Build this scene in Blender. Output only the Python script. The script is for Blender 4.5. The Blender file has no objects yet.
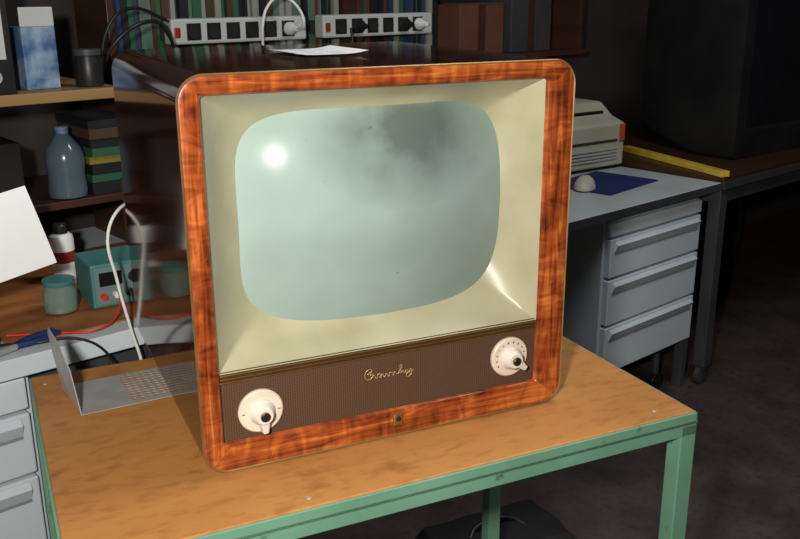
import bpy, bmesh, math, random
from mathutils import Vector, Matrix
random.seed(4)
C=bpy.context.collection
scn=bpy.context.scene
scn.view_settings.view_transform='Standard'
scn.view_settings.look='None'

# ------------------------------------------------------------------ materials
def pmat(name,c1,c2=None,scale=5,stretch=(1,1,1),rough=.5,metal=0,bump=0,coat=0,detail=5,distort=0,lo=.35,hi=.65,trans=0,ior=1.45,mid=None,spec=.5,crough=.05):
    m=bpy.data.materials.new(name);m.use_nodes=True
    nt=m.node_tree;N=nt.nodes;L=nt.links;b=N['Principled BSDF']
    b.inputs['Roughness'].default_value=rough;b.inputs['Metallic'].default_value=metal
    b.inputs['Coat Weight'].default_value=coat;b.inputs['Coat Roughness'].default_value=crough
    b.inputs['Transmission Weight'].default_value=trans;b.inputs['IOR'].default_value=ior
    b.inputs['Specular IOR Level'].default_value=spec
    if c2 is None: c2=tuple(x*.85 for x in c1)
    tc=N.new('ShaderNodeTexCoord');mp=N.new('ShaderNodeMapping');mp.inputs['Scale'].default_value=stretch
    L.new(tc.outputs['Object'],mp.inputs['Vector'])
    no=N.new('ShaderNodeTexNoise');no.inputs['Scale'].default_value=scale;no.inputs['Detail'].default_value=detail;no.inputs['Distortion'].default_value=distort
    L.new(mp.outputs[0],no.inputs['Vector'])
    r=N.new('ShaderNodeValToRGB');e=r.color_ramp.elements
    e[0].position=lo;e[0].color=(*c1,1);e[1].position=hi;e[1].color=(*c2,1)
    if mid: k=r.color_ramp.elements.new((lo+hi)/2);k.color=(*mid,1)
    L.new(no.outputs['Fac'],r.inputs[0]);L.new(r.outputs[0],b.inputs['Base Color'])
    if bump:
        bn=N.new('ShaderNodeBump');bn.inputs['Strength'].default_value=bump;bn.inputs['Distance'].default_value=.002
        L.new(no.outputs['Fac'],bn.inputs['Height'])
        L.new(bn.outputs[0],b.inputs['Normal'])
    return m
def mulnoise(m,scale,stretch,lo,hi,dark,off=(0,0,0),det=6):
    nt=m.node_tree;N=nt.nodes;L=nt.links;b=N['Principled BSDF']
    src=b.inputs['Base Color'].links[0].from_socket
    tc=[n for n in N if n.bl_idname=='ShaderNodeTexCoord'][0]
    mp=N.new('ShaderNodeMapping');mp.inputs['Scale'].default_value=stretch;mp.inputs['Location'].default_value=off;L.new(tc.outputs['Object'],mp.inputs[0])
    no=N.new('ShaderNodeTexNoise');no.inputs['Scale'].default_value=scale;no.inputs['Detail'].default_value=det;L.new(mp.outputs[0],no.inputs['Vector'])
    r=N.new('ShaderNodeValToRGB');e=r.color_ramp.elements;e[0].position=lo;e[0].color=(*dark,1);e[1].position=hi;e[1].color=(1,1,1,1)
    L.new(no.outputs['Fac'],r.inputs[0])
    mx=N.new('ShaderNodeMix');mx.data_type='RGBA';mx.blend_type='MULTIPLY';mx.inputs[0].default_value=1
    L.new(src,mx.inputs[6]);L.new(r.outputs[0],mx.inputs[7]);L.new(mx.outputs[2],b.inputs['Base Color'])
    return m
M={}
def veneer():
    "figured walnut: grain runs along each side of the frame (mitred), cross ripple on top"
    m=pmat('walnut_veneer',(1,1,1),rough=.3,coat=.3,crough=.12);nt=m.node_tree;N=nt.nodes;L=nt.links;b=N['Principled BSDF']
    tc=[n for n in N if n.bl_idname=='ShaderNodeTexCoord'][0]
    def noise(stretch,scale,dist,det=6):
        mp=N.new('ShaderNodeMapping');mp.inputs['Scale'].default_value=stretch;L.new(tc.outputs['Object'],mp.inputs[0])
        no=N.new('ShaderNodeTexNoise');no.inputs['Scale'].default_value=scale;no.inputs['Detail'].default_value=det;no.inputs['Distortion'].default_value=dist;L.new(mp.outputs[0],no.inputs[0]);return no.outputs['Fac']
    def math_(op,a,b_=None):
        n=N.new('ShaderNodeMath');n.operation=op
        for i,v in enumerate((a,b_)):
            if v is None:continue
            if isinstance(v,(int,float)):n.inputs[i].default_value=v
            else:L.new(v,n.inputs[i])
        return n.outputs[0]
    sx=N.new('ShaderNodeSeparateXYZ');L.new(tc.outputs['Object'],sx.inputs[0])
    dx=math_('DIVIDE',math_('ABSOLUTE',math_('SUBTRACT',sx.outputs[0],.28)),.28)
    dz=math_('DIVIDE',math_('ABSOLUTE',math_('SUBTRACT',sx.outputs[2],.263)),.263)
    mask=math_('GREATER_THAN',dx,dz)
    def mixf(a,b2):
        n=N.new('ShaderNodeMix');n.data_type='FLOAT';L.new(mask,n.inputs[0]);L.new(a,n.inputs[2]);L.new(b2,n.inputs[3]);return n.outputs[0]
    grain=mixf(noise((1.1,1,15),8,1.0,6),noise((14,1,1.0),8,1.0,6))
    rip=mixf(noise((6,1,2.2),4.5,2.2,4),noise((2.6,1,7),4.5,2.2,4))
    v=math_('ADD',math_('MULTIPLY',grain,.6),math_('MULTIPLY',rip,.4))
    r=N.new('ShaderNodeValToRGB');e=r.color_ramp.elements
    e[0].position=.36;e[0].color=(.075,.013,.004,1);e[1].position=.65;e[1].color=(.56,.165,.035,1)
    k=e.new(.46);k.color=(.225,.043,.010,1);k=e.new(.54);k.color=(.34,.074,.016,1)
    L.new(v,r.inputs[0]);L.new(r.outputs[0],b.inputs['Base Color']);return m
M['veneer']=veneer()
M['side']=pmat('polished_dark_walnut',(.022,.007,.004),(.05,.014,.006),scale=3,stretch=(12,1,1),rough=.09,coat=.15,spec=.35,ior=1.35)
M['brass']=pmat('brass_trim',(.50,.32,.11),(.38,.24,.07),scale=20,rough=.38,metal=.9)
M['letter']=pmat('gilt_lettering',(.62,.44,.18),(.55,.38,.15),scale=20,rough=.35,metal=.5)
M['edge']=pmat('gilt_edge',(.30,.17,.06),(.40,.24,.09),scale=20,rough=.4,metal=.6)
M['cream']=mulnoise(pmat('cream_mask_paint',(.39,.365,.235),(.45,.425,.285),scale=12,rough=.4,bump=.04,coat=.5,crough=.38),6,(1,1,1),.3,.5,(.92,.92,.88))
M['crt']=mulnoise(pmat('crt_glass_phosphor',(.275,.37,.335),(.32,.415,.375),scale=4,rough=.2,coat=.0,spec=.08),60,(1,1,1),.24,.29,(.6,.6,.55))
def painted_reflection():
    "dark reflection painted into the upper tube colour, fading out with noise"
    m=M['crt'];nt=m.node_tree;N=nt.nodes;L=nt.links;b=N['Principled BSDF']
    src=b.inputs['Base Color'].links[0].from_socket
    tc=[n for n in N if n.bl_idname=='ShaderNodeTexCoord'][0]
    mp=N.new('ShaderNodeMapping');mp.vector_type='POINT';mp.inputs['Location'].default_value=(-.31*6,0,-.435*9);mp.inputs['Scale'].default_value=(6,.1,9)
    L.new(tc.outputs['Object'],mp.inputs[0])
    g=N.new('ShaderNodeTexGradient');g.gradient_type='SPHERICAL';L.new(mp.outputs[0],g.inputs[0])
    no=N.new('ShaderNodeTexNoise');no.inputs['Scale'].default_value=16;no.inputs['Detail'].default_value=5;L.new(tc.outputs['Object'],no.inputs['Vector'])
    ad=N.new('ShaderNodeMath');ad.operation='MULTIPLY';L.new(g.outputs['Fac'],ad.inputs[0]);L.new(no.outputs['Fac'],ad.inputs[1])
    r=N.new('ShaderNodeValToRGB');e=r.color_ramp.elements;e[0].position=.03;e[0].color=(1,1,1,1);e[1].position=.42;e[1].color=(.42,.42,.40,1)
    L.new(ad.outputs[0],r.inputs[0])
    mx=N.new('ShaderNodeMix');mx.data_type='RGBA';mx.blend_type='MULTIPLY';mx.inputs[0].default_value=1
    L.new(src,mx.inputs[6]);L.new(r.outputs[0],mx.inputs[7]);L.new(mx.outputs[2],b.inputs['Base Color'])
painted_reflection()
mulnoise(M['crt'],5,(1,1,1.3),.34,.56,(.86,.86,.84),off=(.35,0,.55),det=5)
M['cloth']=pmat('speaker_cloth',(.055,.028,.017),(.10,.055,.035),scale=40,rough=.85,spec=.15)
M['ivory']=pmat('ivory_plastic',(.74,.64,.52),(.66,.56,.45),scale=30,rough=.4)
M['ivory2']=pmat('ivory_knob',(.76,.70,.62),(.68,.62,.54),scale=30,rough=.35)
M['black']=pmat('black_plastic',(.01,.01,.011),(.02,.02,.02),rough=.4)
M['blackm']=pmat('matte_black',(.006,.006,.007),(.012,.012,.012),rough=.8)
M['mark']=pmat('dial_print',(.16,.11,.08),(.2,.14,.1),rough=.8)
M['back']=pmat('fibre_back',(.05,.03,.02),(.07,.045,.03),rough=.8)
M['top']=mulnoise(mulnoise(pmat('worn_plywood',(.42,.18,.048),(.51,.235,.068),scale=2.5,stretch=(1,3,1),rough=.5,distort=.6,lo=.3,hi=.7,bump=.04),14,(1,1,1),.28,.42,(.68,.6,.52)),90,(.4,1,1),.3,.5,(.82,.77,.71))
M['green']=mulnoise(pmat('green_steel_paint',(.13,.29,.19),(.17,.345,.235),scale=8,rough=.45,bump=.03),30,(1,1,1),.28,.36,(.5,.45,.4))
M['steel']=pmat('galvanised_steel',(.46,.46,.44),(.56,.56,.54),scale=25,rough=.5,metal=.5)
M['dgrey']=pmat('dark_grey_metal',(.04,.042,.048),(.06,.06,.065),rough=.5)
M['greyblue']=pmat('grey_blue_laminate',(.56,.63,.68),(.63,.70,.75),scale=3,rough=.5)
M['greylt']=pmat('light_grey_laminate',(.46,.51,.52),(.54,.59,.6),scale=5,rough=.45)
M['handle']=pmat('drawer_handle_recess',(.20,.23,.26),(.24,.27,.30),rough=.5)
M['benchw']=mulnoise(pmat('bench_board',(.30,.11,.035),(.46,.18,.06),scale=3,stretch=(1,6,1),rough=.5),30,(.3,1,1),.3,.6,(.7,.65,.6))
M['shelfw']=pmat('shelf_wood',(.24,.14,.05),(.32,.19,.075),scale=3,stretch=(1,8,8),rough=.55)
M['brownd']=pmat('dark_brown_wood',(.045,.018,.011),(.07,.026,.015),scale=3,stretch=(1,1,8),rough=.45)
M['card']=pmat('brown_cardboard',(.11,.04,.025),(.14,.055,.032),scale=6,rough=.8)
M['paper']=pmat('white_paper',(.84,.86,.86),(.90,.92,.92),scale=3,rough=.8)
M['ink']=pmat('ink_print',(.35,.37,.4),(.45,.47,.5),scale=60,rough=.8)
M['beige']=pmat('beige_plastic',(.60,.57,.43),(.68,.65,.50),scale=5,rough=.5)
M['red']=pmat('red_plastic',(.60,.02,.01),(.7,.04,.02),rough=.4)
M['dred']=pmat('dark_red_switch',(.22,.02,.015),(.28,.03,.02),rough=.4)
M['orange']=pmat('orange_plastic',(.8,.18,.03),(.7,.14,.03),rough=.4)
M['blue']=pmat('blue_mat',(.01,.025,.12),(.015,.035,.15),rough=.7)
M['bluebox']=pmat('blue_print_carton',(.05,.12,.26),(.26,.37,.48),scale=18,rough=.6,lo=.4,hi=.6)
M['teal']=pmat('teal_enamel',(.05,.19,.18),(.07,.23,.22),rough=.4)
M['panelg']=pmat('instrument_panel_grey',(.13,.20,.20),(.16,.24,.24),rough=.5)
M['yellow']=pmat('yellow_paint',(.75,.55,.06),(.62,.42,.04),scale=12,rough=.5)
M['strip']=pmat('grey_socket_housing',(.46,.48,.47),(.52,.54,.53),rough=.45)
M['white']=pmat('white_plastic',(.78,.79,.76),(.83,.84,.8),rough=.4)
M['bottle']=pmat('blue_bottle_plastic',(.10,.15,.20),(.13,.19,.25),rough=.2,coat=.3,trans=.3)
M['glass']=pmat('green_glass',(.55,.75,.65),(.6,.8,.7),rough=.05,trans=.8)
M['dscreen']=pmat('dark_screen',(.008,.009,.012),(.012,.013,.016),rough=.15)
BK=[pmat('cover_green',(.03,.12,.06)),pmat('cover_white',(.30,.31,.27)),pmat('cover_red',(.16,.03,.02)),pmat('cover_dark',(.015,.016,.02)),pmat('cover_blue',(.03,.05,.1)),pmat('cover_brown',(.08,.045,.025)),pmat('cover_mint',(.10,.17,.12)),pmat('cover_yellow',(.25,.20,.03))]
def cloth():
    m=M['cloth'];nt=m.node_tree;N=nt.nodes;L=nt.links;b=N['Principled BSDF']
    tc=[n for n in N if n.bl_idname=='ShaderNodeTexCoord'][0]
    v=N.new('ShaderNodeTexVoronoi');v.inputs['Scale'].default_value=300;v.inputs['Randomness'].default_value=0
    mp=N.new('ShaderNodeMapping');mp.inputs['Scale'].default_value=(1,.01,1);L.new(tc.outputs['Object'],mp.inputs[0]);L.new(mp.outputs[0],v.inputs['Vector'])
    r=N.new('ShaderNodeValToRGB');e=r.color_ramp.elements;e[0].position=.25;e[0].color=(.115,.065,.038,1);e[1].position=.6;e[1].color=(.052,.027,.016,1)
    L.new(v.outputs['Distance'],r.inputs[0]);L.new(r.outputs[0],b.inputs['Base Color'])
cloth()

# ------------------------------------------------------------------ helpers
def empty(name,loc=(0,0,0),rz=0):
    e=bpy.data.objects.new(name,None);e.empty_display_size=.05;C.objects.link(e);e.location=loc;e.rotation_euler=(0,0,rz);return e
def obj(name,bm,mat,parent=None,loc=(0,0,0),rot=(0,0,0),smooth=False,bevel=0,seg=2,ang=35):
    bmesh.ops.recalc_face_normals(bm,faces=bm.faces)
    me=bpy.data.meshes.new(name);bm.to_mesh(me);bm.free()
    o=bpy.data.objects.new(name,me);C.objects.link(o)
    for mm in (mat if isinstance(mat,list) else [mat]): me.materials.append(M[mm] if isinstance(mm,str) else mm)
    o.location=loc;o.rotation_euler=rot
    if parent: o.parent=parent
    if smooth:
        for p in me.polygons:p.use_smooth=True
        try: me.set_sharp_from_angle(angle=math.radians(ang))
        except Exception: pass
    if bevel:
        b=o.modifiers.new('bevel','BEVEL');b.width=bevel;b.segments=seg;b.limit_method='ANGLE'
    return o
def addbox(bm,x0,x1,y0,y1,z0,z1,mi=0,mtx=None):
    vs=[bm.verts.new((x,y,z)) for x in(x0,x1) for y in(y0,y1) for z in(z0,z1)]
    if mtx:
        for v in vs:v.co=mtx@v.co
    for f in((0,1,3,2),(4,6,7,5),(0,4,5,1),(2,3,7,6),(0,2,6,4),(1,5,7,3)):
        bm.faces.new([vs[i] for i in f]).material_index=mi
    return vs
def box(name,x0,x1,y0,y1,z0,z1,mat,parent=None,bevel=.002,loc=(0,0,0),rot=(0,0,0)):
    bm=bmesh.new();addbox(bm,x0,x1,y0,y1,z0,z1);return obj(name,bm,mat,parent,loc,rot,bevel=bevel)
def lathe(name,prof,mat,parent=None,loc=(0,0,0),rot=(0,0,0),n=48,mis=None):
    bm=bmesh.new();rings=[]
    for r,z in prof: rings.append([bm.verts.new((r*math.cos(2*math.pi*i/n),r*math.sin(2*math.pi*i/n),z)) for i in range(n)])
    for k in range(len(rings)-1):
        for i in range(n):
            f=bm.faces.new((rings[k][i],rings[k][(i+1)%n],rings[k+1][(i+1)%n],rings[k+1][i]))
            if mis:f.material_index=mis[k]
    if prof[0][0]>1e-4:bm.faces.new(rings[0])
    if prof[-1][0]>1e-4:
        f=bm.faces.new(rings[-1])
        if mis:f.material_index=mis[-1]
    return obj(name,bm,mat,parent,loc,rot,smooth=True)
def loft(name,rings,mat,parent=None,cap0=False,cap1=False,smooth=True,mis=None,ang=35):
    bm=bmesh.new();R=[[bm.verts.new(p) for p in r] for r in rings];n=len(R[0])
    for k in range(len(R)-1):
        for i in range(n):
            f=bm.faces.new((R[k][i],R[k][(i+1)%n],R[k+1][(i+1)%n],R[k+1][i]))
            if mis:f.material_index=mis[k]
    if cap0:bm.faces.new(R[0])
    if cap1:bm.faces.new(R[-1])
    return obj(name,bm,mat,parent,smooth=smooth,ang=ang)
def tube(name,pts,r,mat,parent=None,cyclic=False,res=6,smooth=True):
    cu=bpy.data.curves.new(name,'CURVE');cu.dimensions='3D';cu.bevel_depth=r;cu.bevel_resolution=3;cu.resolution_u=res;cu.use_fill_caps=True
    sp=cu.splines.new('BEZIER');sp.bezier_points.add(len(pts)-1)
    for b,p in zip(sp.bezier_points,pts):b.co=p;b.handle_left_type=b.handle_right_type='AUTO'
    cu.materials.append(M[mat]);o=bpy.data.objects.new(name,cu);C.objects.link(o)
    if parent:o.parent=parent
    return o
def rr(x0,x1,z0,z1,r,y,n=8):
    out=[]
    for cx,cz,a0 in((x1-r,z1-r,0),(x0+r,z1-r,90),(x0+r,z0+r,180),(x1-r,z0+r,270)):
        for i in range(n+1):
            a=math.radians(a0+90*i/n);out.append((cx+r*math.cos(a),y,cz+r*math.sin(a)))
    return out

# ------------------------------------------------------------------ camera
cam=bpy.data.cameras.new('camera');cam.lens=40.5;cam.sensor_width=36;cam.clip_start=.02
co=bpy.data.objects.new('camera',cam);C.objects.link(co)
co.matrix_world=Matrix.Translation((0,0,1.365))@Matrix.Rotation(math.radians(90)-math.atan(278/900),4,'X')@Matrix.Rotation(math.radians(-.35),4,'Z')
scn.camera=co

# ------------------------------------------------------------------ television
A=math.radians(24.5);TZ=.75;TVO=(-.2600,1.0585,TZ+.002)
tv=empty('television',TVO,A);tv.scale=(.998,1.0,.993)
W,H=.56,.526
loft('cabinet_shell',[rr(0,W,0,H,.034,.0025,10),rr(0,W,0,H,.034,.54,10)],'side',tv)
loft('back_cover',[rr(.004,W-.004,.004,H-.004,.032,.539,10),rr(.02,W-.02,.016,H-.016,.03,.55,10),rr(.05,W-.05,.05,H-.05,.03,.59,10)],'back',tv,cap1=True,cap0=True)
loft('brass_edge_trim',[rr(0,W,0,H,.034,.003,10),rr(-.0004,W+.0004,-.0004,H+.0004,.0344,.000,10),rr(.0008,W-.0008,.0008,H-.0008,.033,-.002,10),rr(.0025,W-.0025,.0025,H-.0025,.032,-.001,10)],'edge',tv)
X0,X1,Z0,Z1=.029,.515,.040,.500
loft('front_frame',[rr(.0024,W-.0024,.0024,H-.0024,.032,-.001,10),rr(.006,W-.006,.006,H-.006,.029,-.002,10),rr(X0-.004,X1+.004,Z0-.004,Z1+.004,.007,.000,10),rr(X0,X1,Z0,Z1,.004,.003,10),rr(X0,X1,Z0,Z1,.004,.02,10)],'veneer',tv,ang=60)
ZM=.139;cx,cz=.279,.324;a_,b_=.198,.147;nE=4.8;Rs=.43;y0=.010
def sup(t):
    c,s=math.cos(t),math.sin(t);return(math.copysign(abs(c)**(2/nE),c),math.copysign(abs(s)**(2/nE),s))
def sph(dx,dz): return y0+Rs-math.sqrt(Rs*Rs-dx*dx-dz*dz)
NN=128;rings=[]
for k,tt in enumerate((0,.015,.03,.15,.3,.45,.6,.75,.88,.96,1)):
    rg=[]
    for i in range(NN):
        u,v=sup(2*math.pi*i/NN);m=max(abs(u),abs(v));ou,ov=u/m,v/m
        ox=(X0+X1)/2+ou*(X1-X0)/2;oz=(ZM+Z1)/2+ov*(Z1-ZM)/2
        ix=cx+u*a_;iz=cz+v*b_;yi=sph(u*a_,v*b_)+.001
        x=ox+(ix-ox)*tt;z=oz+(iz-oz)*tt
        y=.006+(yi-.006)*tt+.006*math.sin(math.pi*tt)
        rg.append((x,y,z))
    rings.append(rg)
loft('cream_mask',rings,'cream',tv,ang=50)
bm=bmesh.new();prev=None
K=26
for k in range(1,K+1):
    f=k/K*1.004;rg=[]
    for i in range(NN):
        u,v=sup(2*math.pi*i/NN)
        t=2*math.pi*i/NN;w=f**1.5
        uu=(math.cos(t)*(1-w)+u*w)*f;vv=(math.sin(t)*(1-w)+v*w)*f
        dx,dz=uu*a_,vv*b_;rg.append(bm.verts.new((cx+dx,sph(dx,dz),cz+dz)))
    if prev:
        for i in range(NN):bm.faces.new((prev[i],prev[(i+1)%NN],rg[(i+1)%NN],rg[i]))
    else:
        c0=bm.verts.new((cx,y0,cz))
        for i in range(NN):bm.faces.new((c0,rg[(i+1)%NN],rg[i]))
    prev=rg
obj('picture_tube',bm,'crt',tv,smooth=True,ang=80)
box('speaker_panel',X0,X1,.008,.02,Z0,.129,'cloth',tv,bevel=0)
for i,z in enumerate((.1265,.1315,.1365)):
    box('brass_bar_%d'%(i+1),X0+.001,X1-.001,.003,.012,z,z+.0017,'brass',tv,bevel=.0004)
box('bar_backing',X0,X1,.0075,.014,.125,.141,'brownd',tv,bevel=0)
S=[(-.034,.004),(-.028,.010),(-.033,.011),(-.038,.003),(-.034,-.004),(-.027,-.001),(-.026,.003),(-.030,.003),(-.024,.001),(-.021,-.004),(-.019,.001),(-.015,.002),(-.016,-.004),(-.012,.001),(-.010,-.004),(-.006,.001),(-.004,-.004),(-.001,.001),(.002,.001),(.003,-.004),(.006,.001),(.009,-.003),(.013,.001),(.016,.010),(.014,-.003),(.018,.001),(.020,-.003),(.024,.001),(.027,-.003),(.030,.001),(.027,-.010),(.023,-.008),(.034,-.001)]
tube('script_lettering',[(.274+x*1.05,.0068,.096+z) for x,z in S],.00055,'letter',tv)
bm=bmesh.new();addbox(bm,-.0075,.0075,-.004,0,-.009,.009);obj('lock_badge',bm,'brass',tv,(.280,-.0015,.026),bevel=.002)
lathe('badge_lock',[(.0038,0),(.0038,.002),(.0,.002)],'black',tv,(.280,-.005,.028),(math.pi/2,0,0),n=20)
def knob(nm,px,pz,ang,ticks):
    k=empty(nm,(px,.008,pz));k.parent=tv
    lathe('dial_disc',[(.031,0),(.031,.004),(.029,.006),(.020,.0065),(.0,.0065)],'ivory',k,rot=(math.pi/2,0,0))
    lathe('knob_body',[(.018,.006),(.018,.010),(.0155,.013),(.013,.022),(.011,.024),(0,.024)],'ivory2',k,rot=(math.pi/2,0,0))
    lathe('spindle_hub',[(.0062,.023),(.0062,.027),(.005,.028),(0,.028)],'black',k,rot=(math.pi/2,0,0),n=28)
    lathe('spindle_ring',[(.0068,.022),(.0068,.0265),(.0062,.0267)],'edge',k,rot=(math.pi/2,0,0),n=28)
    bm=bmesh.new()
    vs=[(-.011,-.008,0),(.011,-.008,0),(.005,-.010,-.029),(-.005,-.010,-.029),(-.008,-.024,0),(.008,-.024,0),(.0035,-.020,-.028),(-.0035,-.020,-.028)]
    v=[bm.verts.new(p) for p in vs]
    for f in((0,1,2,3),(4,7,6,5),(0,4,5,1),(1,5,6,2),(2,6,7,3),(3,7,4,0)):bm.faces.new([v[i] for i in f])
    obj('pointer_lever',bm,'ivory2',k,rot=(0,ang,0),bevel=.002)
    bm=bmesh.new()
    for i in range(ticks):
        a=math.radians(-210+240*i/(ticks-1)) if ticks>4 else math.radians(90*i)
        mt=Matrix.Rotation(a,4,'Y')
        if ticks>4:
            addbox(bm,.0225,.0252,-.0072,-.0060,-.0009,-.0003,0,mt);addbox(bm,.0225,.0252,-.0072,-.0060,.0004,.0010,0,mt)
        else: addbox(bm,.0225,.0262,-.0072,-.0060,-.0006,.0006,0,mt)
    obj('dial_marks',bm,'mark',k)
knob('volume_knob',.082,.078,math.radians(-4),3)
knob('channel_knob',.469,.087,math.radians(-50),12)
for i,(x,y) in enumerate(((.05,.04),(.51,.04),(.05,.36),(.51,.36))):
    lathe('foot_%d'%(i+1),[(.012,-.002),(.012,.004)],'black',tv,(x,y,0),n=16)

pp=empty('note_paper');TVm=Matrix.Translation(TVO)@Matrix.Rotation(A,4,'Z')
pp.location=TVm@Vector((.27,.29,H*.993+.0015));pp.rotation_euler=(0,0,A+.05)
bm=bmesh.new();nx=10
vv=[[bm.verts.new((-.062+.124*i/nx,-.075+.15*j/6,.0008+.006*max(0,abs(i-5)/5-.4)**2*2)) for j in range(7)] for i in range(nx+1)]
for i in range(nx):
    for j in range(6):bm.faces.new((vv[i][j],vv[i+1][j],vv[i+1][j+1],vv[i][j+1]))
obj('sheet',bm,'paper',pp,smooth=True)
bm=bmesh.new()
for j in range(7):
    for i in range(3):
        if random.random()<.8: addbox(bm,-.048+i*.032,-.048+i*.032+random.uniform(.012,.024),-.055+j*.017,-.052+j*.017,.0012,.0019)
obj('handwriting',bm,'ink',pp)

# ------------------------------------------------------------------ work table
TA=math.radians(25)
tb=empty('work_table',(.4545,1.2485,0),TA)
TW,TD=.918,.585
box('plywood_top',-TW+.004,-.004,.004,TD-.004,.735,.75,'top',tb,bevel=.0015)
for nm,b in {'rail_front':(-TW,0,0,.004,.712,.748),'rail_rear':(-TW,0,TD-.004,TD,.712,.748),'rail_right':(-.004,0,0,TD,.712,.748),'rail_side':(-TW,-TW+.004,0,TD,.712,.748)}.items():
    box(nm,*b,'green',tb,bevel=.0008)
box('ledge_front',-TW,0,.0,.035,.730,.7345,'green',tb,bevel=0)
box('ledge_rear',-TW,0,TD-.035,TD,.730,.7345,'green',tb,bevel=0)
i=0
for x in(-TW,-.030):
    for y in(0,TD-.030):
        i+=1;box('leg_%d'%i,x,x+.030,y,y+.030,0,.73,'green',tb,bevel=.002)
for nm,b in {'stretcher_right':(-.028,-.003,.03,TD-.03,.10,.13),'stretcher_side':(-TW+.003,-TW+.028,.03,TD-.03,.10,.13),'stretcher_rear':(-TW+.03,-.03,TD-.028,TD-.003,.10,.13)}.items():
    box(nm,*b,'green',tb)
for k,(x,y) in enumerate(((-.06,.03),(-.62,.025),(-.05,TD-.03),(-.895,TD-.04))):
    lathe('screw_%d'%(k+1),[(.0040,.7495),(.0035,.7504),(0,.7505)],'steel',tb,(x,y,0),n=20)

br=empty('perforated_metal_bracket',(-.486,1.243,.7515),math.radians(29))
bm=bmesh.new();Lx,Ly=.20,.125
def holed(bm,x,y,w,h,r,z):
    o=[bm.verts.new((x+w/2+dx*w/2,y+h/2+dy*h/2,z)) for dx,dy in((1,0),(1,1),(0,1),(-1,1),(-1,0),(-1,-1),(0,-1),(1,-1))]
    c=[bm.verts.new((x+w/2+r*math.cos(a*math.pi/4),y+h/2+r*math.sin(a*math.pi/4),z)) for a in range(8)]
    for k in range(8):bm.faces.new((o[k],o[(k+1)%8],c[(k+1)%8],c[k]))
for i in range(11):
    for j in range(10):
        holed(bm,.08+i*.011,.012+j*.0106,.011,.0106,.0042,.001)
for b in((0,.08,0,Ly),(.08,Lx+.001,0,.012),(.08,Lx+.001,.118,Ly)):
    vs=[bm.verts.new((x,y,.001)) for x,y in((b[0],b[2]),(b[1],b[2]),(b[1],b[3]),(b[0],b[3]))];bm.faces.new(vs)
o=obj('perforated_base',bm,'steel',br);sm=o.modifiers.new('s','SOLIDIFY');sm.thickness=.001
bm=bmesh.new()
prof=[(0,0),(.115,0),(.12,.06),(.115,.10),(.10,.115),(.06,.11),(.03,.10),(.0,.075)]
f1=[bm.verts.new((0,y,z)) for y,z in prof];f2=[bm.verts.new((.0015,y,z)) for y,z in prof]
bm.faces.new(f1);bm.faces.new(f2);n=len(prof)
for i in range(n):bm.faces.new((f1[i],f1[(i+1)%n],f2[(i+1)%n],f2[i]))
obj('upright_flange',bm,'steel',br,rot=(0,-.12,math.radians(4)))

# ------------------------------------------------------------------ room frame
R=math.radians(41);cR,sR=math.cos(R),math.sin(R);P0=(-.69,1.47)
def RP(s,t,z=0): return (P0[0]+s*cR-t*sR,P0[1]+s*sR+t*cR,z)
def rem(name,s,t,z=0,da=0): return empty(name,RP(s,t,z),R+da)
TWL=.90
def slab(name,s0,s1,t0,t1,z0,z1,mat):
    return box(name,s0,s1,t0,t1,z0,z1,mat,bevel=0,loc=RP(0,0,0),rot=(0,0,R))
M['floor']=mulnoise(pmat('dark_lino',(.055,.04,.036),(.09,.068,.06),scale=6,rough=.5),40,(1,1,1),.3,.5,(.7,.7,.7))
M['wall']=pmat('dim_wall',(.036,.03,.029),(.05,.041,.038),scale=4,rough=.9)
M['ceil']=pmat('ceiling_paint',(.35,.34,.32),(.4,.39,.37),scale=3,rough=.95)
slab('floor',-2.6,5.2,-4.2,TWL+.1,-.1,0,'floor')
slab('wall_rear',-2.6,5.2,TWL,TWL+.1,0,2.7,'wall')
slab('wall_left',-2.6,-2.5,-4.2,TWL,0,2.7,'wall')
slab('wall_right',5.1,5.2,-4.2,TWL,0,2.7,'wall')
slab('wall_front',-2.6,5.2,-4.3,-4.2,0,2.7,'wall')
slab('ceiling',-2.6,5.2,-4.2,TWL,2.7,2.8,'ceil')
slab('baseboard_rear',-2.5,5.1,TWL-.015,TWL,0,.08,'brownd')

wb=rem('workbench',0,0)
box('bench_top',-1.1,1.22,0,.82,.71,.748,'greyblue',wb)
for k,x in enumerate((-1.08,.16,1.16)): 
    box('leg_front_%d'%(k+1),x,x+.04,.05,.09,0,.71,'dgrey',wb);box('leg_back_%d'%(k+1),x,x+.04,.74,.78,0,.71,'dgrey',wb)
box('bench_rail',-1.06,1.18,.055,.075,.64,.71,'dgrey',wb)
box('wood_board',.02,1.1,.05,.6,.748,.752,'benchw',wb,bevel=.001)
def drawers(e,w,zt,hs,d=.55,mat='greyblue'):
    zb=zt-sum(hs)
    box('carcass',0,w,.02,d,zb,zt,mat,e)
    z=zt
    for k,h in enumerate(hs):
        z-=h
        box('drawer_front_%d'%(k+1),.012,w-.012,-.002,.022,z+.004,z+h-.004,mat,e,bevel=.004)
        if h>.08:
            bm=bmesh.new()
            x0,x1=.03,w-.03;zt2=z+h-.012
            v=[bm.verts.new(p) for p in((x0,-.002,zt2),(x1,-.002,zt2),(x1,-.014,zt2-.010),(x0,-.014,zt2-.010),(x0,-.010,zt2-.018),(x1,-.010,zt2-.018),(x1,-.002,zt2-.034),(x0,-.002,zt2-.034))]
            bm.faces.new((v[0],v[1],v[2],v[3]));bm.faces.new((v[3],v[2],v[5],v[4]));bm.faces.new((v[4],v[5],v[6],v[7]));bm.faces.new((v[0],v[3],v[4],v[7]));bm.faces.new((v[1],v[6],v[5],v[2]))
            obj('drawer_grip_%d'%(k+1),bm,mat,e)
            box('grip_shadow_gap_%d'%(k+1),x0,x1,-.004,.0,zt2-.040,zt2-.034,'handle',e,bevel=0)
    return zb
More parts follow.
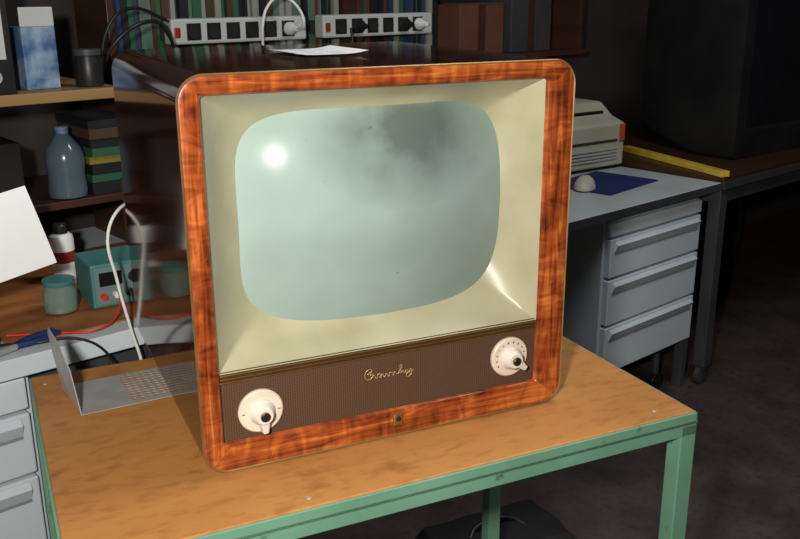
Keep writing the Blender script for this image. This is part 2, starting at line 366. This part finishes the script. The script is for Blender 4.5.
du=rem('drawer_cabinet',-.46,.02);zb=drawers(du,.50,.705,[.07,.13,.15,.17,.15])
box('plinth',.01,.49,.04,.52,0,zb,'dgrey',du)
dk=rem('office_desk',0,0)
box('desk_top',1.26,2.30,-.04,.82,.728,.75,'greylt',dk)
box('edge_band',1.26,2.30,-.043,-.04,.724,.748,'dgrey',dk,bevel=0)
box('desk_frame_side',2.26,2.29,.03,.78,.66,.728,'dgrey',dk)
for k,(x,y) in enumerate(((1.27,.02),(2.26,.02),(1.27,.74),(2.26,.74))): box('leg_%d'%(k+1),x,x+.03,y,y+.035,0,.728,'dgrey',dk)
du2=rem('drawer_cabinet',1.735,-.01);zb=drawers(du2,.52,.70,[.05,.13,.155,.165])
for k,(x,y) in enumerate(((.05,.08),(.44,.08),(.05,.5),(.44,.5))):
    lathe('caster_stem_%d'%(k+1),[(.012,.06),(.012,zb)],'dgrey',du2,(x,y,0),n=12)
    lathe('caster_wheel_%d'%(k+1),[(.03,-.012),(.033,-.008),(.033,.008),(.03,.012)],'black',du2,(x,y,.033),(math.pi/2,0,0),n=24)
mp=rem('mouse_pad',2.0,.22,.7505,.1);box('pad',-.15,.16,-.12,.12,0,.004,'blue',mp)
ms=rem('computer_mouse',1.88,.20,.755,.5)
bm=bmesh.new();bmesh.ops.create_uvsphere(bm,u_segments=24,v_segments=12,radius=1)
for v in bm.verts:v.co=Vector((v.co.x*.055,v.co.y*.035,max(0,v.co.z)*.04*(1+.2*v.co.x)))
obj('mouse_body',bm,'beige',ms,smooth=True);box('button_pad',.01,.04,-.02,.02,.02,.034,'black',ms,bevel=.004)
pr=rem('desktop_printer',1.89,.385,.7505,-.1)
bm=bmesh.new()
prof=[(0,.0),(.30,.0),(.30,.19),(.26,.215),(.12,.215),(.06,.17),(0,.15)]
f1=[bm.verts.new((0,y,z+.012)) for y,z in prof];f2=[bm.verts.new((.40,y,z+.012)) for y,z in prof];n=len(prof)
bm.faces.new(f1);bm.faces.new(f2)
for i in range(n):bm.faces.new((f1[i],f1[(i+1)%n],f2[(i+1)%n],f2[i]))
obj('printer_body',bm,'beige',pr,bevel=.008,seg=3)
for i in range(4):box('vent_rib_%d'%(i+1),.05,.36,-.004,.004,.035+i*.012,.040+i*.012,'strip',pr,bevel=.001)
box('paper_slot',.04,.36,.07,.12,.185,.20,'black',pr);box('power_lamp',.395,.404,.05,.09,.10,.13,'orange',pr)
box('tag_red',.37,.395,-.006,.0,.10,.16,'orange',pr)
box('front_slot',.04,.36,-.003,.004,.10,.108,'dgrey',pr,bevel=0)
for k,(x,y) in enumerate(((.04,.03),(.36,.03),(.04,.27),(.36,.27))):lathe('foot_%d'%(k+1),[(.012,0),(.012,.013)],'black',pr,(x,y,0),n=12)

dt=rem('side_table',2.315,-.04)
box('table_top',0,1.7,0,.87,.732,.765,'brownd',dt)
box('steel_edge',0,1.7,-.003,.0,.722,.750,'dgrey',dt)
for k,(x,y) in enumerate(((.01,.01),(1.6,.01),(.01,.78),(1.6,.78))):
    box('leg_%d'%(k+1),x,x+.045,y,y+.045,.07,.735,'dgrey',dt)
    lathe('caster_%d'%(k+1),[(.028,-.012),(.035,-.009),(.035,.009),(.028,.012)],'dgrey',dt,(x+.022,y+.022,.035),(math.pi/2,0,0),n=24)
    box('caster_fork_%d'%(k+1),x+.01,x+.035,y+.005,y+.04,.055,.075,'dgrey',dt)
box('rail_front',.05,1.6,.02,.04,.67,.735,'dgrey',dt);box('rail_side',.02,.04,.05,.78,.67,.735,'dgrey',dt)
yl=rem('yellow_lath',2.300,-.045,.766,math.radians(-20));box('lath',-.0,.035,0.01,.58,0,.02,'yellow',yl)
ct=rem('dark_television_set',2.62,.10,.766,-.05)
loft('housing',[rr(0,.95,0,.72,.02,0),rr(0,.95,0,.72,.02,.18),rr(.1,.85,.06,.66,.03,.5)],'black',ct,cap1=True,smooth=True)
loft('bezel',[rr(0,.95,0,.72,.02,0),rr(.05,.90,.10,.67,.03,-.006),rr(.06,.89,.11,.66,.03,.01)],'black',ct)
loft('screen_glass',[rr(.058,.892,.108,.662,.03,.008),rr(.2,.75,.22,.55,.03,-.004)],'dscreen',ct,cap1=True)
for k in range(5):lathe('button_%d'%(k+1),[(.009,0),(.009,.008),(0,.008)],'dgrey',ct,(.60+k*.05,-.004,.05),(math.pi/2,0,0),n=16)

sh=rem('wall_shelf',0,0)
box('upper_board',-1.0,.42,.36,.80,1.145,1.168,'shelfw',sh)
box('mid_board',-1.0,.50,.45,.80,.895,.913,'brownd',sh)
for k,x in enumerate((-1.0,-.3,.50)): box('side_panel_%d'%(k+1),x,x+.02,.44,.80,.7485,1.145,'brownd',sh)
bk=rem('book_shelf',0,0)
box('board',.56,2.45,.66,.885,1.13,1.15,'brownd',bk)
box('board_upper',.56,2.45,.70,.885,1.42,1.44,'brownd',bk)
for k,x in enumerate((.54,1.34,2.43)):box('upright_%d'%(k+1),x,x+.02,.68,.885,.7515 if k<2 else 1.13,1.46,'brownd',bk)
bm=bmesh.new();x=.57
while x<1.74:
    w=random.uniform(.010,.028);h=random.uniform(.19,.265);mi=random.choice([0,0,1,1,2,3,3,3,4,5,6,6])
    if not(x<1.36 and x+w>1.335): addbox(bm,x,x+w-.001,.76+random.uniform(0,.02),.87,1.151,1.151+h,mi)
    x+=w
obj('row_of_folders',bm,BK,None,loc=RP(0,0,0),rot=(0,0,R))
for s0,h,mm in((1.80,.17,'card'),(2.06,.22,'dgrey')):
    cbx=rem('cardboard_box',s0,.70,1.1505);box('carton',0,.22,0,.17,0,h,mm,cbx,bevel=.003);box('lid_flap',-.002,.222,-.002,.08,h,h+.004,mm,cbx,bevel=.001);box('tape',.09,.125,-.001,.0,0,h,'brownd',cbx,bevel=0)
def pstrip(s0,L,nso,plugs):
    e=rem('power_strip',s0,.655,1.234)
    box('housing',0,L,0,.045,0,.066,'strip',e,bevel=.006)
    box('mount_plate',.01,L-.01,.045,.09,.01,.05,'dgrey',e)
    for i in range(nso):
        x=.035+(L-.07)*(i+.5)/nso
        box('socket_frame_%d'%(i+1),x-.021,x+.021,-.002,.001,.010,.054,'black',e,bevel=.001)
        lathe('socket_%d'%(i+1),[(.019,0),(.019,.003),(.017,.003),(.017,.0015),(0,.0015)],'blackm',e,(x,-.002,.032),(math.pi/2,0,0),n=24)
        if i in plugs: 
            lathe('plug_%d'%(i+1),[(.018,.003),(.018,.02),(.010,.032),(.007,.045),(0,.045)],plugs[i],e,(x,-.0002,.032),(math.pi/2,0,0),n=24)
    box('switch',.008,.024,-.005,0,.018,.044,'dred',e,bevel=.002)
    return e
ps=pstrip(.70,.43,6,{5:'white'})
ps2=pstrip(1.19,.44,6,{1:'black',4:'black',5:'white'})
wc=rem('white_mains_cable',0,0)
x5=.70+.035+(.43-.07)*5.5/6
tube('cable',[(x5,.61,1.267),(x5-.005,.57,1.276),(x5-.02,.58,1.33),(x5-.06,.60,1.352),(x5-.10,.60,1.33),(x5-.12,.60,1.28),(x5-.11,.62,1.22),(x5-.10,.64,1.16)],.004,'white',wc)
bc=rem('black_cable',0,0)
tube('cable_a',[(.45,.55,1.18),(.48,.5,1.26),(.56,.5,1.30),(.64,.56,1.27),(.68,.6,1.2),(.70,.62,1.0)],.005,'black',bc)
tube('cable_b',[(.43,.5,1.175),(.47,.52,1.29),(.54,.55,1.33),(.66,.6,1.30)],.004,'black',bc)
tube('cable_c',[(.86,.63,1.17),(.95,.60,1.19),(1.1,.60,1.18),(1.25,.60,1.215),(1.262,.615,1.262)],.004,'black',bc)

bi=rem('ring_binder',.115,.365,1.1685,0)
box('spine',0,.08,0,.006,0,.29,'black',bi);box('cover_a',0,.004,0,.24,0,.29,'black',bi);box('cover_b',.076,.08,0,.24,0,.29,'black',bi)
box('pages',.008,.072,.02,.22,.004,.28,'paper',bi);box('label',.014,.066,-.001,.0,.07,.22,'strip',bi,bevel=0)
lathe('finger_ring',[(.013,0),(.013,.002),(.009,.002),(.009,.0)],'steel',bi,(.04,-.001,.035),(math.pi/2,0,0),n=24)
cb=rem('blue_carton',.235,.42,1.1685,.1);box('carton',0,.075,0,.08,0,.13,'bluebox',cb);box('carton_label',.006,.069,-.001,0,.02,.08,'bluebox',cb,bevel=0);box('flap',0,.075,.0,.005,.13,.17,'strip',cb)
ja=rem('storage_jar',.372,.42,1.1685);lathe('jar',[(.028,0),(.03,.006),(.03,.055),(.026,.065),(.026,.07)],'black',ja);lathe('lid',[(.028,.066),(.03,.068),(.03,.08),(0,.082)],'dgrey',ja)
bm=bmesh.new();x=-.9
while x<.06:
    w=random.uniform(.02,.05);h=random.uniform(.14,.22);addbox(bm,x,x+w-.001,.42,.62,1.169,1.169+h,random.choice([3,3,5,1,4]));x+=w
obj('row_of_books',bm,BK,None,loc=RP(0,0,0),rot=(0,0,R))
bm=bmesh.new();z=.914
for k,mi in enumerate((3,0,3,7,0,3,5,3)):
    h=random.uniform(.018,.028);addbox(bm,.375+random.uniform(-.004,.004),.49,.465+random.uniform(0,.01),.66,z,z+h-.001,mi);z+=h
obj('stack_of_manuals',bm,BK,None,loc=RP(0,0,0),rot=(0,0,R))
bo=rem('plastic_bottle',.322,.49,.9135)
lathe('bottle_body',[(.034,0),(.042,.004),(.044,.02),(.041,.05),(.044,.09),(.038,.115),(.018,.142),(.013,.150)],'bottle',bo)
lathe('bottle_cap',[(.014,.148),(.015,.162),(.012,.164),(0,.164)],'bluebox',bo)
bx=rem('parts_box',-.02,.47,.9135);box('tray',0,.24,0,.2,0,.14,'black',bx);box('tray_label',.03,.12,-.001,0,.03,.08,'cloth',bx,bevel=0)
sc=rem('spray_can',.245,.36,.7525)
lathe('can',[(.024,0),(.026,.003),(.026,.10),(.024,.108),(.018,.113)],'white',sc);lathe('can_band',[(.0263,.05),(.0263,.075)],'dred',sc)
lathe('can_cap',[(.014,.111),(.015,.114),(.015,.130),(.012,.134),(0,.135)],'black',sc)
gj=rem('glass_jar',.165,.18,.7525)
lathe('jar_glass',[(.026,.0),(.032,.004),(.033,.04),(.028,.052),(.028,.06),(.026,.06),(.026,.052),(.030,.04),(.029,.006),(.0,.006)],'glass',gj)
lathe('jar_lid',[(.030,.058),(.031,.060),(.031,.068),(0,.069)],'teal',gj)
gi=rem('test_instrument',.212,.13,.7525,-.12)
box('case',0,.115,0,.12,.004,.095,'teal',gi,bevel=.004);box('front_panel',.006,.109,-.002,.0,.01,.088,'panelg',gi,bevel=.001)
box('display',.015,.06,-.004,-.002,.05,.078,'dscreen',gi,bevel=0)
for k,(x,z) in enumerate(((.02,.03),(.045,.03),(.07,.03),(.09,.03))):lathe('jack_%d'%(k+1),[(.006,0),(.006,.012),(0,.012)],['red','white','black','red'][k],gi,(x,-.002,z),(math.pi/2,0,0),n=16)
lathe('dial',[(.012,0),(.011,.012),(0,.012)],'black',gi,(.085,-.002,.062),(math.pi/2,0,0),n=24)
tl=rem('test_leads',0,0)
tube('lead_red',[(.258,.11,.785),(.25,.09,.80),(.23,.05,.775),(.18,.02,.757),(.10,.06,.756),(.03,.1,.757)],.002,'red',tl)
tube('lead_black',[(.285,.11,.785),(.27,.08,.80),(.255,.02,.77),(.25,-.012,.72),(.245,-.015,.64)],.0025,'black',tl)
tube('lead_black_b',[(.305,.11,.79),(.29,.06,.80),(.27,-.01,.765),(.28,-.02,.69)],.0025,'black',tl)
tube('lead_curl',[(-.1,.05,.756),(-.02,.03,.77),(.05,.03,.757),(.12,.0,.758),(.17,-.012,.72),(.20,-.01,.60)],.0025,'black',tl)
w2=rem('white_cable',0,0)
tube('cable',[(.33,.2,.80),(.29,.05,.96),(.228,-.01,.99),(.195,-.02,.95),(.202,-.02,.86),(.22,-.02,.755),(.235,-.02,.68),(.24,-.02,.55)],.003,'white',w2)
def sheet(name,s,t,z,da,w,h,tilt,roll):
    e=rem(name,s,t,z,da);bm=bmesh.new();n=8
    vv=[[bm.verts.new((w*(i/n-.5),.012*math.sin(i/n*2.5)+.01*(j/n)**2,h*j/n)) for j in range(n+1)] for i in range(n+1)]
    for i in range(n):
        for j in range(n):bm.faces.new((vv[i][j],vv[i+1][j],vv[i+1][j+1],vv[i][j+1]))
    obj('sheet',bm,'paper',e,rot=(-tilt,roll,0),smooth=True);return e
e=sheet('paper_sheet',.000,.06,.868,-.1,.25,.15,.25,-.20)
lathe('holder_base',[(.035,-.119),(.035,-.11),(.006,-.105),(.004,.06),(0,.06)],'dgrey',e,(-.02,.045,0),n=24)
e=sheet('paper_sheet',.47,.36,.80,0,.13,.19,.05,.05)  # unseen sheet added behind the set to reflect in its glossy side
box('added_backing_block',-.06,.06,.012,.04,-.0475,.16,'cloth',e)
cl=rem('soldering_station',.0,.30,.7525);box('base',-.05,.05,0,.1,0,.07,'dgrey',cl);lathe('iron_holder',[(.012,.07),(.018,.10),(.020,.12)],'steel',cl,(0,.05,0),n=20);tube('iron',[(0,.05,.09),(0,.03,.15),(0.0,.0,.20)],.007,'blue',cl)
bt=rem('blue_pliers',.02,.03,.7535,.3)
tube('handle_1',[(0,0,.006),(.04,.012,.006),(.09,.008,.006)],.0055,'blue',bt);tube('handle_2',[(0,0,.006),(.04,-.012,.006),(.09,-.008,.006)],.0055,'blue',bt)
bm=bmesh.new();addbox(bm,-.045,.004,-.008,.008,0,.011);obj('jaws',bm,'steel',bt,bevel=.003)

bg=empty('tool_bag',(.24,1.96,0),TA)
bm=bmesh.new();bmesh.ops.create_cube(bm,size=1);bmesh.ops.subdivide_edges(bm,edges=bm.edges,cuts=7,use_grid_fill=True)
for v in bm.verts:
    c=v.co;k=1-.25*max(0,c.z+.1);v.co=Vector((c.x*.38*k,c.y*.22*k,(c.z+.5)*.075+.008*math.sin(c.x*14)*math.cos(c.y*9)*(c.z>.2)))
obj('bag_body',bm,'blackm',bg,smooth=True,bevel=.01)
tube('bag_handle',[(-.08,0,.07),(-.05,.02,.085),(.05,.02,.085),(.08,0,.07)],.007,'black',bg)

# ------------------------------------------------------------------ lights
def area(name,loc,target,size,power,col,shape='DISK',sy=None):
    l=bpy.data.lights.new(name,'AREA');l.shape=shape;l.size=size;l.energy=power;l.color=col
    if sy:l.size_y=sy
    o=bpy.data.objects.new(name,l);C.objects.link(o);o.location=loc
    o.rotation_euler=(Vector(target)-Vector(loc)).to_track_quat('-Z','Y').to_euler();return o
area('camera_flash',(-.17,-.04,1.47),(.1,1.5,1.0),.09,28,(1,.95,.87))
lx=RP(1.2,-.9,2.6);area('ceiling_fill',lx,(lx[0],lx[1],0),1.2,20,(.95,.97,1),'RECTANGLE',.3)  # unseen overhead fill light, added to brighten the background
w=bpy.data.worlds.new('world');scn.world=w;w.use_nodes=True;w.node_tree.nodes['Background'].inputs[0].default_value=(.05,.06,.08,1);w.node_tree.nodes['Background'].inputs[1].default_value=.5
